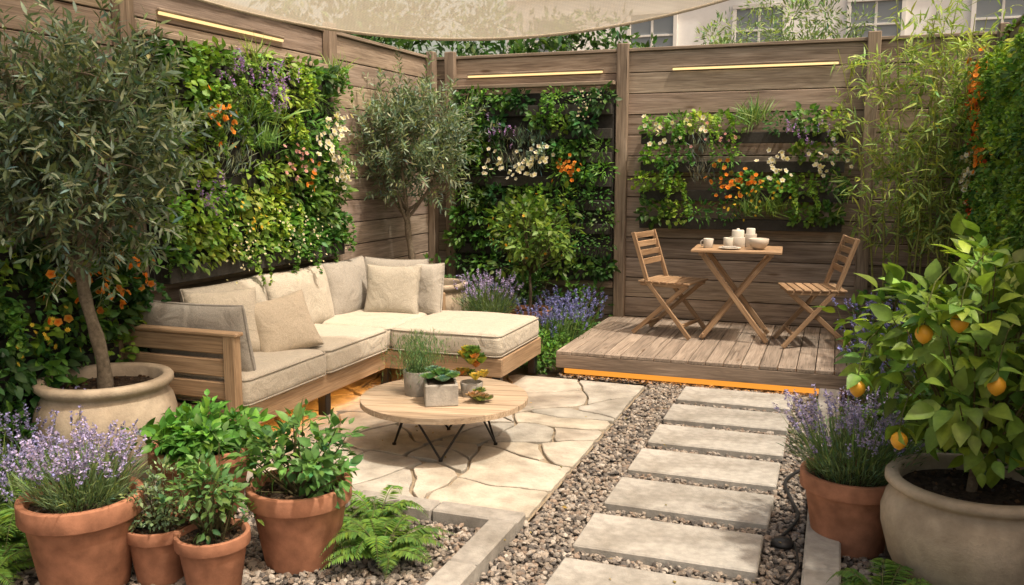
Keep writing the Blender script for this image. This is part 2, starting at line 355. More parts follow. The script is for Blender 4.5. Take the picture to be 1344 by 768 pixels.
def bigpot(name,c,r,h,col=(.48,.40,.305)):
    b=B()
    P=[(0,.0),(r*.70,.0),(r*.74,h*.03),(r*.92,h*.3),(r*1.02,h*.55),(r*1.03,h*.68),(r*.98,h*.80),(r*.90,h*.87),(r*.89,h*.89),(r*.95,h*.91),(r*1.0,h*.94),(r*1.0,h*.98),(r*.97,h),(r*.86,h),(r*.83,h*.98),(r*.82,h*.85)]
    lathe(b,c,P,'stoneware',col,64); soildisc(b,c,r*.84,h*.88); return obj(name,b)
# ================================================================ GROUND
b=B(); s=150; b.add([(-s,-s,-.02),(s,-s,-.02),(s,s,-.02),(-s,s,-.02)],[[(0,1,2,3)]],(1,1,1),'ground_soil'); obj('ground',b,(0,0,-.02))
XL,XR,YB,H=-3.84,1.2,8.15,2.64
SL=[(-.97,-.22,3.38+.5*k,3.38+.5*k+.37) for k in range(-4,6)]
def gravel(name,rects,dens,excl,sz=(.008,.017)):
    b=B()
    for (x0,x1,y0,y1) in rects:
        b.add([(x0,y0,-.006),(x1,y0,-.006),(x1,y1,-.006),(x0,y1,-.006)],[[(0,1,2,3)]],(1,1,1),'gravel_bed')
        n=int((x1-x0)*(y1-y0)*dens); P=np.stack([rng.uniform(x0,x1,n),rng.uniform(y0,y1,n),rng.uniform(-.004,.012,n)],1)
        k=np.ones(n,bool)
        for e in excl: k&=~((P[:,0]>e[0]-.002)&(P[:,0]<e[1]+.002)&(P[:,1]>e[2]-.002)&(P[:,1]<e[3]+.002))
        P=P[k];n=len(P); pal=np.array([(.28,.245,.21),(.19,.168,.15),(.38,.345,.305),(.25,.195,.155),(.11,.10,.093),(.31,.265,.22)])
        C=pal[rng.integers(0,6,n)]*rng.uniform(.7,1.2,(n,1))
        stones(b,P,rng.uniform(sz[0],sz[1],n),C)
    return obj(name,b,(0,0,0))
gravel('gravel_path',[(-1.245,-.07,2.0,6.36)],3300,SL)
gravel('gravel_bed',[(-3.3,-1.385,1.9,3.45)],2600,[],sz=(.009,.019))
gravel('gravel_strip',[(-1.98,.15,6.36,6.6),(.09,.25,2.5,4.6)],2500,[])
for (x0,x1,y0,y1) in SL:
    b=B(); box(b,((x0+x1)/2+rng.normal()*.006,(y0+y1)/2,.012),(x1-x0,y1-y0,.05),'concrete',np.array((.40,.385,.355))*rng.uniform(.9,1.08),rotz(rng.normal()*.006),.007); obj('stepping_stone',b)
b=B(); y=1.7
while y<3.45: l=.44; box(b,(-1.315,y+l/2-.004,.02),(.125,l-.008,.09),'concrete',(.34,.325,.30),None,.008,.08); y+=l
obj('garden_kerb',b)
b=B(); x=-1.25
while x>-3.3: l=.42; box(b,(x-l/2,3.53,.02),(l-.006,.12,.075),'concrete',(.34,.325,.30),None,.008,.08); x-=l
obj('garden_kerb',b)
b=B(); y=2.2
while y<6.2: l=.6; box(b,(.01,y+l/2,.03),(.14,l-.006,.09),'concrete',(.37,.355,.33),None,.008,.06); y+=l
obj('garden_kerb',b)
# patio (crazy paving)
def clip(poly,n,d):
    out=[];k=len(poly)
    for i in range(k):
        a=poly[i];c=poly[(i+1)%k];da=a@n-d;dc=c@n-d
        if da<=0: out.append(a)
        if da*dc<0: out.append(a+(c-a)*(da/(da-dc)))
    return out
b=B(); X0,X1,Y0,Y1=-3.82,-1.25,3.6,6.22
b.add([(X0,Y0,.004),(X1,Y0,.004),(X1,Y1,.004),(X0,Y1,.004)],[[(0,1,2,3)]],(1,1,1),'sand_joint')
# recursive random splitting of the slab field -> angular, flat, irregular flags
rp=np.random.default_rng(41)
def area(P):
    P=np.array(P); return .5*abs(np.dot(P[:,0],np.roll(P[:,1],-1))-np.dot(P[:,1],np.roll(P[:,0],-1)))
def split(poly,depth=0):
    A=area(poly)
    if A<rp.uniform(.10,.30) or depth>9: return [poly]
    P=np.array(poly); c=P.mean(0); q=P-c; _,v=np.linalg.eigh(q.T@q)
    d=v[:,1]; a=rp.normal()*.42; d=np.array((d[0]*math.cos(a)-d[1]*math.sin(a),d[0]*math.sin(a)+d[1]*math.cos(a)))
    off=c@d+rp.normal()*.10*math.sqrt(A)
    s1=clip(poly,d,off); s2=clip(poly,-d,-off)
    if len(s1)<3 or len(s2)<3 or min(area(s1),area(s2))<.025: return [poly]
    return split(s1,depth+1)+split(s2,depth+1)
flags=split([np.array(p) for p in((X0,Y0),(X1,Y0),(X1,Y1),(X0,Y1))])
def warp(p):
    e=min(1,max(0,min(p[0]-X0,X1-p[0],p[1]-Y0,Y1-p[1])/.1))
    return p+e*np.array((.030*math.sin(p[1]*7+2*math.sin(p[0]*4))+.008*math.sin(p[1]*23+1),.030*math.sin(p[0]*6.5+1.5*math.sin(p[1]*5)+1)+.008*math.sin(p[0]*21)))
for poly in flags:
    cen=np.mean(poly,0)
    # inset half joint
    k=len(poly); ins=list(poly)
    for q in range(k):
        a=poly[q];c=poly[(q+1)%k]; e=c-a; l=np.linalg.norm(e)
        if l<1e-6: continue
        n_=np.array((e[1],-e[0]))/l
        if (cen-a)@n_>0: n_=-n_
        if len(ins)>=3: ins=clip(ins,n_,a@n_-.0075)
    if len(ins)<3: continue
    # knock off sharp corners
    out=[];k=len(ins)
    for q in range(k):
        p=ins[q];a=ins[q-1];c=ins[(q+1)%k]; la=np.linalg.norm(a-p);lc=np.linalg.norm(c-p)
        r=rp.uniform(.012,.05) if rp.uniform()<.6 else .008
        out+=[p+(a-p)/max(la,1e-6)*min(r,la*.3),p+(c-p)/max(lc,1e-6)*min(r*rp.uniform(.6,1.4),lc*.3)]
    pts=[];k=len(out)
    for q in range(k):
        a=out[q];c=out[(q+1)%k]; l=np.linalg.norm(c-a)
        if l<.004: continue
        nn=max(1,int(l/.035))
        for u in range(nn):
            p=a+(c-a)*u/nn; p=p+norm(cen-p)*abs(rp.normal())*.003; pts.append(warp(p))
    pts=np.array(pts); n=len(pts)
    if n<4: continue
    cen=pts.mean(0); z=.024+rng.uniform(-.0015,.002); tilt=rng.normal(size=2)*.002
    def ring(s_,zz):
        q=pts+norm(cen-pts)*s_; return np.column_stack([q,zz+(q-cen)@tilt])
    V=np.vstack([ring(0,.0),ring(0,z-.004),ring(.005,z),[[*cen,z]]])
    i0=np.arange(n);i1=(i0+1)%n
    F4=np.vstack([np.stack([i0,i1,n+i1,n+i0],1),np.stack([n+i0,n+i1,2*n+i1,2*n+i0],1)]); F3=np.stack([2*n+i0,2*n+i1,np.full(n,3*n)],1)
    col=np.array(random.choice([(.48,.44,.38),(.43,.41,.37),(.51,.47,.40),(.40,.385,.345),(.47,.43,.36)]))*rng.uniform(.88,1.08)
    b.add(V,[F4,F3],col,'flagstone',None,False)
obj('flagstone_patio',b)
# ================================================================ FENCES
def fence(axis,fix,a0,a1,inward,posts):
    b=B(); ph_=.188
    rows=int(H/ph_)
    for r in range(rows):
        z0=r*ph_+.012; h=ph_-.007
        cuts=[a0]+sorted(posts)+[a1]
        for u0,u1 in zip(cuts[:-1],cuts[1:]):
            if u1-u0<.05: continue
            off=rng.uniform(-.003,.003); c=(u0+u1)/2; l=u1-u0-.003
            g=rng.uniform(.8,1.14); tint=np.array([1,rng.uniform(.96,1.02),rng.uniform(.92,1.05)])*g
            if axis=='y': box(b,(fix+off,c,z0+h/2),(.024,l,h),'fence_wood',tint,None,.004)
            else: box(b,(c,fix+off,z0+h/2),(l,.024,h),'fence_wood',tint,None,.004)
    if axis=='y': box(b,(fix-inward*.03,(a0+a1)/2,H/2),(.02,a1-a0,H-.03),'fence_wood',(.3,.3,.3)); box(b,(fix-inward*.005,(a0+a1)/2,H+.016),(.085,a1-a0,.028),'fence_wood',(.9,.9,.9))
    else: box(b,((a0+a1)/2,fix-inward*.03,H/2),(a1-a0,.02,H-.03),'fence_wood',(.3,.3,.3)); box(b,((a0+a1)/2,fix-inward*.005,H+.016),(a1-a0,.085,.028),'fence_wood',(.9,.9,.9))
    for p in posts:
        hh=H+.07
        if axis=='y': box(b,(fix+inward*.052,p,hh/2),(.07,.105,hh),'fence_wood',(.86,.84,.82),None,.006)
        else: box(b,(p,fix+inward*.052,hh/2),(.105,.07,hh),'fence_wood',(.86,.84,.82),None,.006)
    return b
b=fence('y',XL,.6,YB-.03,1,[2.2,4.02,6.17,8.02])
box(b,(XL+.11,5.095,2.35),(.12,2.04,.035),'fence_wood',(1.05,1.03,1)); box(b,(XL+.06,5.095,.90),(.06,2.04,.05),'fence_wood',(.9,.9,.9))
obj('wooden_fence',b)
b=fence('x',YB,XL-.1,XR+.1,-1,[-3.62,-1.9,.22])
box(b,(-2.76,YB-.10,2.36),(1.60,.11,.035),'fence_wood',(1.05,1.03,1)); box(b,(-2.76,YB-.06,.50),(1.60,.07,.06),'fence_wood',(.95,.93,.9))
obj('wooden_fence',b)
b=fence('y',XR,2.2,YB-.03,-1,[4.0,6.1,8.0]); obj('wooden_fence',b)
for c,s in (((XL+.03,4.95,2.50),(.016,1.25,.018)),((-2.77,YB-.032,2.47),(1.35,.014,.018)),((-.75,YB-.032,2.47),(1.4,.014,.018))):
    b=B(); box(b,c,s,'led_warm'); c2=list(c);c2[2]+=.021; s2=[v+.01 for v in s]; s2[2]=.016; box(b,c2,s2,'fence_wood',(.8,.8,.8)); obj('led_strip_light',b)
# ================================================================ GREEN WALLS
KIND=dict(
 basil=('oval',.066,(.10,.21,.035),.35,0),bright=('round',.048,(.21,.34,.05),.3,0),dark=('oval',.07,(.045,.12,.028),.35,0),
 trail=('round',.028,(.17,.28,.05),.9,1),grass=('blade',.17,(.16,.28,.06),.1,0),grey=('narrow',.08,(.28,.34,.25),.1,0),
 mint=('oval2',.045,(.08,.19,.04),.3,0),lime=('oval',.055,(.29,.41,.06),.6,0),parsley=('pinna',.06,(.12,.26,.04),.3,0))
def cell(b,c,nrm,r,kind,n):
    t,ls,col,dr,tr=KIND[kind]; nrm=np.array(nrm,float); c=np.array(c)
    n=int(n*(1.5 if ls<.04 else 1))
    o=sph(n); o=norm(o+nrm*.6+np.array([0,0,.1])); q=rng.uniform(.3,1.08,(n,1))**.7
    P=c+o*q*r*np.array([1.05,1.05,.85])
    D=o*.8+nrm*.3+np.array([0,0,.25-dr])+rng.normal(size=(n,3))*.35
    if kind in('grass','grey'):
        P=c+rng.normal(size=(n,3))*r*np.array([.4,.4,.2])+nrm*.03; D=np.array([0,0,1.1])+nrm*.45+rng.normal(size=(n,3))*.38
        if kind=='grey': P=P+rng.uniform(0,1,(n,1))*np.array([0,0,r*1.3])+rng.normal(size=(n,3))*.02
    cc=vary(col,n,.2)*rng.uniform(.65,1.35)*np.array([rng.uniform(.8,1.25),1,rng.uniform(.8,1.2)])
    inst(b,P,D,ls*rng.uniform(.6,1.25,n),t,cc,nrm*.7+np.array([0,0,.6]),jit=.4)
    if tr or rng.uniform()<.15:
        for s in range(6):
            k=16;tt=np.linspace(0,1,k)[:,None]; st=c+rng.normal(size=3)*r*.5+nrm*r*.7; L=rng.uniform(.08,.2)
            Q=st+nrm*.04*np.sin(tt*2)+np.array([0,0,-L])*tt**1.3+rng.normal(size=3)*.03*tt
            inst(b,np.repeat(Q,2,0),rng.normal(size=(2*k,3))+nrm*.6,min(ls,.034)*rng.uniform(.7,1.2,2*k),'round',vary(np.array(col)*1.15,2*k))
def gwall(org,u,nrm,W,z0,z1,patches,kinds,flows,dens=1.0,cs=.185,skip=0,trough=False,back=True,rr=(.50,.74),bt_=False):
    b=B();org=np.array(org,float);u=np.array(u,float);nrm=np.array(nrm,float)
    ctr=org+u*W/2+nrm*.03+np.array([0,0,(z0+z1)/2]); sz=np.abs(u)*(W-.02)+np.abs(nrm)*.05+np.array([0,0,z1-z0-.02])
    if back: box(b,ctr,sz,'felt',(.035,.033,.03))
    nr=max(1,round((z1-z0)/cs)); nc=max(1,round(W/cs*1.12)); dz=(z1-z0)/nr
    for r in range(nr):
        zz=z0+dz*r
        if trough or (bt_ and r==0): 
            e=.03 if bt_ else 0
            box(b,org+u*W/2+nrm*(.075+e)+np.array([0,0,zz+.045]),np.abs(u)*(W-.04)+np.abs(nrm)*(.085+e)+np.array([0,0,.095]),'felt',(.05,.047,.042))
        for c in range(nc):
            uu=(c+.5+rng.uniform(-.2,.2))/nc; vv=(r+.5)/nr
            P=org+u*W*uu+nrm*.10+np.array([0,0,zz+dz*.64+rng.normal()*.010+(.03 if bt_ and r==0 else 0)])
            if not trough: box(b,org+u*W*(c+.5)/nc+nrm*.075+np.array([0,0,zz+.055]),np.abs(u)*(W/nc*.8)+np.abs(nrm)*.05+np.array([0,0,.07]),'felt',(.035,.033,.03))
            if rng.uniform()<skip: continue
            kd=None
            for (pu,pv,pr,k) in patches:
                if (uu-pu)**2*W*W+(vv-pv)**2*(z1-z0)**2<pr*pr: kd=k
            if kd is None: kd=random.choice(kinds)
            cell(b,P,nrm,cs*rng.uniform(*rr),kd,int((62 if kd not in('grass','grey') else 70)*dens))
    for (pu,pv,pr,fk,fn) in flows:
        n=fn; c=org+u*W*pu+nrm*(.13+cs*rr[1])+np.array([0,0,z0+(z1-z0)*pv]); o=rng.normal(size=(n,3))*.45*pr
        P=c+u*(o@u)[:,None]*1.0+np.array([0,0,1.])*o[:,2:3]*.8+nrm*(rng.uniform(-.035,.03,(n,1)))
        Nn=nrm*1.0+rng.normal(size=(n,3))*.5+np.array([0,0,.35])
        if fk=='white': flo(b,P,Nn,rng.uniform(.036,.056,n),'flower',vary((.74,.74,.73),n,.06,.02))
        if fk=='orange': flo(b,P,Nn,rng.uniform(.034,.050,n),'funnel',vary((.66,.28,.05),n,.2,.15))
        if fk=='red': flo(b,P,Nn,rng.uniform(.032,.046,n),'funnel',vary((.62,.12,.05),n,.15,.1))
        if fk=='yellow': flo(b,P,Nn,rng.uniform(.024,.034,n),'daisy',vary((.7,.52,.08),n,.1,.05))
        if fk=='pink': flo(b,P,Nn,rng.uniform(.024,.036,n),'flower',vary((.58,.32,.40),n,.15,.05))
        if fk=='purple':
            k=16; PP=np.repeat(P,k,0)+np.repeat(rng.normal(size=(n,3))*.25+np.array([0,0,1]),k,0)*rng.uniform(0,.07,(n*k,1))+rng.normal(size=(n*k,3))*.004
            inst(b,PP,sph(n*k)+np.array([0,0,.4]),.015,'floret',vary((.34,.22,.54),n*k,.25,.06),m='petal')
        if fk=='tiny': flo(b,P,Nn,rng.uniform(.014,.022,n),'flower',vary((.74,.74,.68),n,.05,.02))
    return obj('vertical_garden',b)
gwall((XL+.03,4.1,0),(0,1,0),(1,0,0),2.0,.92,2.32,
 [(.12,.8,.25,'bright'),(.33,.72,.22,'trail'),(.1,.45,.25,'bright'),(.35,.45,.2,'grey'),(.5,.3,.3,'lime'),(.85,.7,.3,'parsley'),(.2,.15,.3,'lime'),(.8,.2,.4,'basil'),(.62,.85,.25,'lime'),(.25,.35,.12,'grey'),(.5,.65,.2,'grass'),(.3,.6,.14,'grey')],
 ['basil','bright','parsley','mint','bright','trail','grass','basil','dark'],
 [(.22,.68,.18,'orange',26),(.48,.84,.22,'purple',34),(.30,.9,.15,'purple',14),(.86,.70,.20,'white',26),(.78,.58,.18,'white',18),(.90,.46,.18,'white',20),(.62,.15,.42,'tiny',90),(.3,.12,.3,'tiny',40),(.35,.25,.2,'yellow',14),(.62,.50,.22,'pink',24),(.68,.46,.2,'orange',8),(.15,.35,.2,'purple',12)],1.1,bt_=True)
gwall((XL+.03,2.75,0),(0,1,0),(1,0,0),1.2,.35,1.2,[],['basil','dark','bright','mint','dark'],[(.55,.75,.35,'orange',34),(.80,.8,.22,'orange',18),(.3,.5,.3,'yellow',18)],1.0)
gwall((-3.56,YB-.03,0),(1,0,0),(0,-1,0),1.60,.54,2.30,[(.85,.3,.4,'mint'),(.45,.62,.25,'grey')],['basil','dark','mint','parsley','bright','basil'],
 [(.50,.60,.17,'white',34),(.60,.66,.13,'white',16),(.76,.60,.16,'orange',30),(.35,.75,.2,'purple',12),(.85,.93,.2,'tiny',40),(.3,.62,.2,'white',14)],1.5,cs=.222,skip=.04,trough=True,rr=(.46,.64))
gwall((-1.72,YB-.03,0),(1,0,0),(0,-1,0),1.78,1.05,2.06,[(.05,.8,.2,'bright'),(.28,.5,.17,'grey'),(.12,.35,.22,'bright'),(.6,.12,.17,'grass'),(.55,.9,.17,'grass')],['basil','mint','parsley','bright','basil','mint'],
 [(.45,.45,.20,'orange',30),(.57,.42,.13,'orange',12),(.12,.88,.17,'white',16),(.30,.92,.10,'white',6),(.68,.55,.16,'white',22),(.9,.60,.2,'white',18),(.52,.28,.2,'yellow',18),(.66,.3,.2,'yellow',10),(.82,.78,.2,'purple',18),(.4,.8,.2,'pink',12)],1.7,cs=.25,skip=.04,trough=True,back=False,rr=(.44,.60))
gwall((XR-.03,5.6,0),(0,1,0),(-1,0,0),2.3,.7,2.4,[],['basil','mint','bright','lime','trail'],[(.85,.75,.30,'red',60),(.72,.85,.35,'orange',60),(.85,.5,.25,'white',60),(.65,.35,.4,'red',40),(.8,.9,.3,'orange',50),(.6,.6,.3,'orange',40)],.85)
# ================================================================ DECK
b=B(); DX0,DX1,DY0,DY1=-1.98,.16,6.36,8.11; nb=17; w=(DX1-DX0)/nb
for i in range(nb): box(b,(DX0+w*(i+.5),(DY0+DY1)/2,.187),(w-.006,DY1-DY0,.026),'deck_wood',np.array((1,.99,.97)),None,.003,.14)
box(b,((DX0+DX1)/2,DY0+.012,.121),(DX1-DX0,.026,.102),'deck_wood',(.95,.9,.84),None,.003)
box(b,(DX0+.014,(DY0+DY1)/2+.03,.117),(.026,DY1-DY0-.06,.11),'deck_wood',(.85,.82,.78)); box(b,(DX1-.014,(DY0+DY1)/2+.03,.117),(.026,DY1-DY0-.06,.11),'deck_wood',(.85,.82,.78))
for y in np.linspace(DY0+.3,DY1-.1,4): box(b,((DX0+DX1)/2,y,.07),(DX1-DX0-.1,.05,.14),'deck_wood',(.5,.5,.5))
for i in range(nb):
    for y in(DY0+.06,DY1-.5):
        for dx in(-.03,.03): lathe(b,(DX0+w*(i+.5)+dx,y,.2),[(.0045,0),(.004,.0012),(.0001,.0014)],'black_metal',(1,1,1),8)
obj('wooden_deck',b)
b=B(); box(b,(-.93,DY0+.06,.045),(2.0,.012,.055),'led_amber'); box(b,(-.93,DY0+.036,.085),(2.0,.008,.006),'led_amber_bright'); obj('deck_led_strip',b)
# ================================================================ cushions
def cubegrid(n):
    t=np.sin(np.linspace(-1,1,n+1)*np.pi/2); V=[];F=[];k=0
    A,Bm=np.meshgrid(t,t,indexing='ij'); i,j=np.meshgrid(np.arange(n),np.arange(n),indexing='ij')
    q=np.stack([i*(n+1)+j,(i+1)*(n+1)+j,(i+1)*(n+1)+j+1,i*(n+1)+j+1],-1).reshape(-1,4)
    for ax in range(3):
        for s in(-1,1):
            P=np.zeros((n+1,n+1,3)); o=[(ax+1)%3,(ax+2)%3]; P[...,ax]=s;P[...,o[0]]=A;P[...,o[1]]=Bm
            V.append(P.reshape(-1,3));F.append((q if s>0 else q[:,::-1])+k);k+=(n+1)**2
    V=np.vstack(V);F=np.vstack(F); _,idx,inv=np.unique(np.round(V,5),axis=0,return_index=True,return_inverse=True)
    return V[idx],inv.reshape(-1)[F]
CGV,CGF=cubegrid(30)
def wr(P,amp,f=9):
    o=rng.uniform(0,6,6); r=amp*(np.sin(P[:,0]*f+o[0]+2*np.sin(P[:,1]*f*.7))+np.sin(P[:,1]*f*1.3+o[1]+P[:,0]*4)*.6)
    a=o[2]; q=P[:,0]*math.cos(a)+P[:,1]*math.sin(a); s=-P[:,0]*math.sin(a)+P[:,1]*math.cos(a)
    return r+amp*1.1*np.exp(-((q*9+np.sin(s*7+o[3]))**2))*np.cos(s*5+o[4])
def seatc(b,c,s,col,r=.045,crown=.022):
    h=np.array(s)/2; p=CGV*h; inn=h-r; q=np.clip(p,-inn,inn); p=q+norm(p-q)*r
    x,y=CGV[:,0],CGV[:,1]; k=(1-x**2)*(1-y**2); p[:,2]+=np.where(CGV[:,2]>0,crown*k**.6,0); p[:,2]+=wr(p,.0026)
    side=1+.012*(1-CGV[:,2]**2); p[:,:2]*=side[:,None]
    b.add(p+np.array(c),[CGF],col,'fabric')
    for zz in(h[2]-r*.35,-h[2]+r*.35):
        pts=[]
        for a0,(sx,sy) in zip((0,90,180,270),((1,1),(-1,1),(-1,-1),(1,-1))):
            for a in np.radians(a0+np.linspace(0,90,5)): pts.append((sx*(h[0]-r)+math.cos(a)*r*.99,sy*(h[1]-r)+math.sin(a)*r*.99,zz))
        pp=[]
        for q_ in range(len(pts)):
            a_=np.array(pts[q_]);c_=np.array(pts[(q_+1)%len(pts)]); nn=max(1,int(np.linalg.norm(c_-a_)/.06))
            for u in range(nn): pp.append(a_+(c_-a_)*u/nn)
        tube(b,np.array(pp)+np.array(c),.005,'fabric',np.array(col)*.78,6,True)
def pillow(b,c,s,R,col,conc=.05,sag=.0):
    h=np.array(s)/2; x,y,z=CGV.T; f=(np.clip(1-np.abs(x)**3.2,0,1)*np.clip(1-np.abs(y)**3.2,0,1))**.45
    p=np.stack([x*h[0]*(1-conc*(1-y*y)),y*h[1]*(1-conc*(1-x*x)),z*h[2]*(.10+.9*f)],1)
    p[:,2]+=wr(p,.005,13)*f; p[:,1]-=sag*(1-x*x)*np.clip(y,0,1)
    b.add(p@R.T+np.array(c),[CGF],col,'fabric')
    t=np.linspace(-1,1,14)[:-1]; e=[]
    for k in range(4):
        for u in t:
            X,Y=[(u,-1),(1,u),(-u,1),(-1,-u)][k]; e.append((X*h[0]*(1-conc*(1-Y*Y))*1.004,Y*h[1]*(1-conc*(1-X*X))*1.004-sag*(1-X*X)*max(Y,0),0))
    tube(b,np.array(e)@R.T+np.array(c),.0055,'fabric',np.array(col)*.8,6,True)
# SOFA
sofa=bpy.data.objects.new('corner_sofa',None); sofa.location=(-3.3,5.1,0); sc.collection.objects.link(sofa); bpy.context.view_layer.update()
b=B(); SB,SF=-3.74,-2.98; Y0s,Y1s=3.81,6.36; CY=5.5; CX=-2.10; TK='teak'
def fr(c,s,v=.08): box(b,c,s,TK,(1,1,1),None,.006,v)
fr((SF-.02,(Y0s+CY)/2+.01,.235),(.035,CY-Y0s-.06,.13)); fr(((SF+CX)/2-.02,CY+.02,.235),(CX-SF+.04,.035,.13)); fr((CX-.018,(CY+Y1s)/2+.02,.235),(.035,Y1s-CY-.04,.13))
fr(((SB+CX)/2,Y1s-.018,.235),(CX-SB-.04,.035,.13)); fr((SB+.02,(Y0s+Y1s)/2,.235),(.035,Y1s-Y0s-.05,.13)); fr(((SB+SF)/2,Y0s+.02,.235),(SF-SB-.08,.035,.13))
box(b,((SB+SF)/2,(Y0s+Y1s)/2,.275),(SF-SB-.08,Y1s-Y0s-.08,.02),TK,(.6,.6,.6)); box(b,((SF+CX)/2,(CY+Y1s)/2,.276),(CX-SF-.05,Y1s-CY-.08,.02),TK,(.6,.6,.6))
fr((SF-.005,Y0s-.01,.44),(.075,.06,.56)); fr((SB,Y0s-.01,.44),(.06,.06,.56))
for z in(.66,.535,.41): fr(((SB+SF)/2,Y0s-.012,z),(SF-SB-.07,.03,.095))
fr(((SB+SF)/2,Y0s-.01,.722),(SF-SB+.1,.07,.022))
for z in(.42,.56): fr((SB-.005,(Y0s+Y1s)/2,z),(.03,Y1s-Y0s-.08,.09)); fr(((SB-2.95)/2,Y1s-.0,z),(-2.95-SB-.05,.03,.09))
fr((SB,Y1s,.38),(.05,.05,.45)); fr((-2.94,Y1s,.38),(.05,.05,.45))
for p in((SF-.05,4.75),(SF-.04,CY+.06),(CX-.05,CY+.05),(CX-.05,Y1s-.06),(SF-.04,Y0s+.08),(SB+.06,Y0s+.08),(SB+.05,Y1s-.05),(SB+.06,5.2)): box(b,(p[0],p[1],.098),(.06,.06,.146),'black_metal',(1,1,1))
obj('frame',b,parent=sofa)
FC=(.56,.51,.425); FG=(.38,.355,.315)
b=B(); zs=.385
seatc(b,(-3.32,4.27,zs),(.74,.82,.17),FC); seatc(b,(-3.32,5.085,zs),(.74,.79,.17),FC); seatc(b,(-3.32,5.91,zs),(.74,.84,.17),FC)
seatc(b,(-2.53,5.92,zs),(.84,.86,.17),FC); obj('seat_cushions',b,parent=sofa)
b=B()
for y,wd in((4.58,.76),(5.35,.74)): pillow(b,(-3.60,y,.66),(wd,.44,.2),rotz(math.pi/2)@rotx(math.pi/2-.22),np.array(FC)*.95,.02,.01)
pillow(b,(-3.60,6.02,.66),(.62,.44,.2),rotz(math.pi/2)@rotx(math.pi/2-.2),FG,.02,.01)
pillow(b,(-3.30,6.24,.66),(.56,.44,.18),rotx(math.pi/2-.2),FG,.02,.01)
pillow(b,(-3.01,6.22,.65),(.30,.42,.16),rotz(-.15)@rotx(math.pi/2-.15),np.array(FG)*1.2,.03,.01)
pillow(b,(-3.36,3.97,.64),(.72,.44,.19),rotx(math.pi/2+.22),FG,.02,.01)
obj('back_cushions',b,parent=sofa)
for c,s,R,col in (((-3.46,4.34,.66),(.44,.42,.17),rotz(math.radians(52))@rotx(math.pi/2-.40),(.60,.54,.44)),((-3.22,4.60,.62),(.40,.38,.17),rotz(math.radians(50))@rotx(math.pi/2-.50)@rotz(.2),(.58,.50,.39)),((-3.22,6.06,.65),(.44,.40,.16),rotz(.18)@rotx(math.pi/2-.32),(.44,.405,.34))):
    b=B(); pillow(b,c,s,R,col,.08); obj('throw_pillow',b)
b=B(); box(b,(SF-.10,4.72,.16),(.015,1.5,.010),'led_amber_bright'); box(b,(-2.55,CY+.10,.16),(.7,.012,.010),'led_amber_bright'); box(b,(-3.35,Y0s+.06,.16),(.6,.012,.010),'led_amber_bright'); obj('sofa_led_strip',b)
# ================================================================ COFFEE TABLE
tb=bpy.data.objects.new('coffee_table',None); tb.location=(-2.05,4.45,0); sc.collection.objects.link(tb); bpy.context.view_layer.update()
b=B(); TC=np.array((-2.045,4.445)); TR=.475; zt=.315; th=.032; ang=math.radians(12)
npl=9
R2=np.array([[math.cos(ang),-math.sin(ang)],[math.sin(ang),math.cos(ang)]])
for i in range(npl):
    y0=-TR+2*TR*i/npl+.0025;y1=-TR+2*TR*(i+1)/npl-.0025
    ys=np.linspace(y0,y1,8); xr=np.sqrt(np.maximum(TR**2-ys**2,1e-5)); pts=np.vstack([np.column_stack([xr,ys]),np.column_stack([-xr[::-1],ys[::-1]])]); n=len(pts)
    W=pts@R2.T+TC; cen=pts.mean(0); ins=(pts-(pts-cen)*.006)@R2.T+TC
    V=np.vstack([np.column_stack([W,np.full(n,zt-th)]),np.column_stack([W,np.full(n,zt-.003)]),np.column_stack([ins,np.full(n,zt)])])
    G=np.vstack([np.column_stack([pts,np.full(n,v)]) for v in(0,.03,.033)])+rng.uniform(-9,9,3)
    i0=np.arange(n);i1=(i0+1)%n
    Q=np.vstack([np.stack([i0,i1,n+i1,n+i0],1),np.stack([n+i0,n+i1,2*n+i1,2*n+i0],1)])
    b.add(V,[Q,(2*n+np.arange(n))[None],np.arange(n)[::-1][None]],np.ones(3)*rng.uniform(.78,1.1),'table_wood',G,False)
obj('top',b,parent=tb)
b=B()
for k in range(4):
    a=math.radians(20+90*k)
    f=np.array([TC[0]+.29*math.cos(a),TC[1]+.29*math.sin(a),.032])
    for s in(-.5,.5):
        t=np.array([TC[0]+.26*math.cos(a+s*1.4),TC[1]+.26*math.sin(a+s*1.4),zt-th-.004]); tube(b,[t,(t+f)/2,f],.0065,'black_metal',(1,1,1),8)
    tube(b,[f+(0,0,-.006),f+(0,0,.004)],.012,'black_metal',(1,1,1),10)
a=np.linspace(0,2*np.pi,33)[:-1]; tube(b,np.stack([TC[0]+.26*np.cos(a),TC[1]+.26*np.sin(a),np.full(32,zt-th-.006)],1),.006,'black_metal',(1,1,1),6,True)
obj('legs',b,parent=tb)
def cup(b,c,r,h,m,col,tp=.85): lathe(b,c,[(0,0),(r*tp,0),(r*tp+.002,.003),(r,h-.003),(r-.002,h),(r-.008,h),(r-.01,h-.006),(r-.012,h*.8),(0.0002,h*.8)],m,col,32)
b=B(); c=np.array((-2.20,4.43,zt)); cup(b,c,.088,.14,'concrete',(.36,.34,.31))
n=2600;P=c+(0,0,.11)+rng.normal(size=(n,3))*(.035,.035,0)+rng.uniform(0,1,(n,1))*norm(rng.normal(size=(n,3))*.48+(0,0,1))*.24
inst(b,P,rng.normal(size=(n,3))*.4+(0,0,1),.037,'narrow',vary((.15,.25,.09),n)); obj('potted_rosemary',b)
b=B(); c=np.array((-2.00,4.30,zt)); box(b,c+(0,0,.06),(.18,.18,.12),'concrete',(.40,.38,.345),rotz(.5),.006); box(b,c+(0,0,.121),(.15,.15,.004),'soil',(.07,.05,.035),rotz(.5))
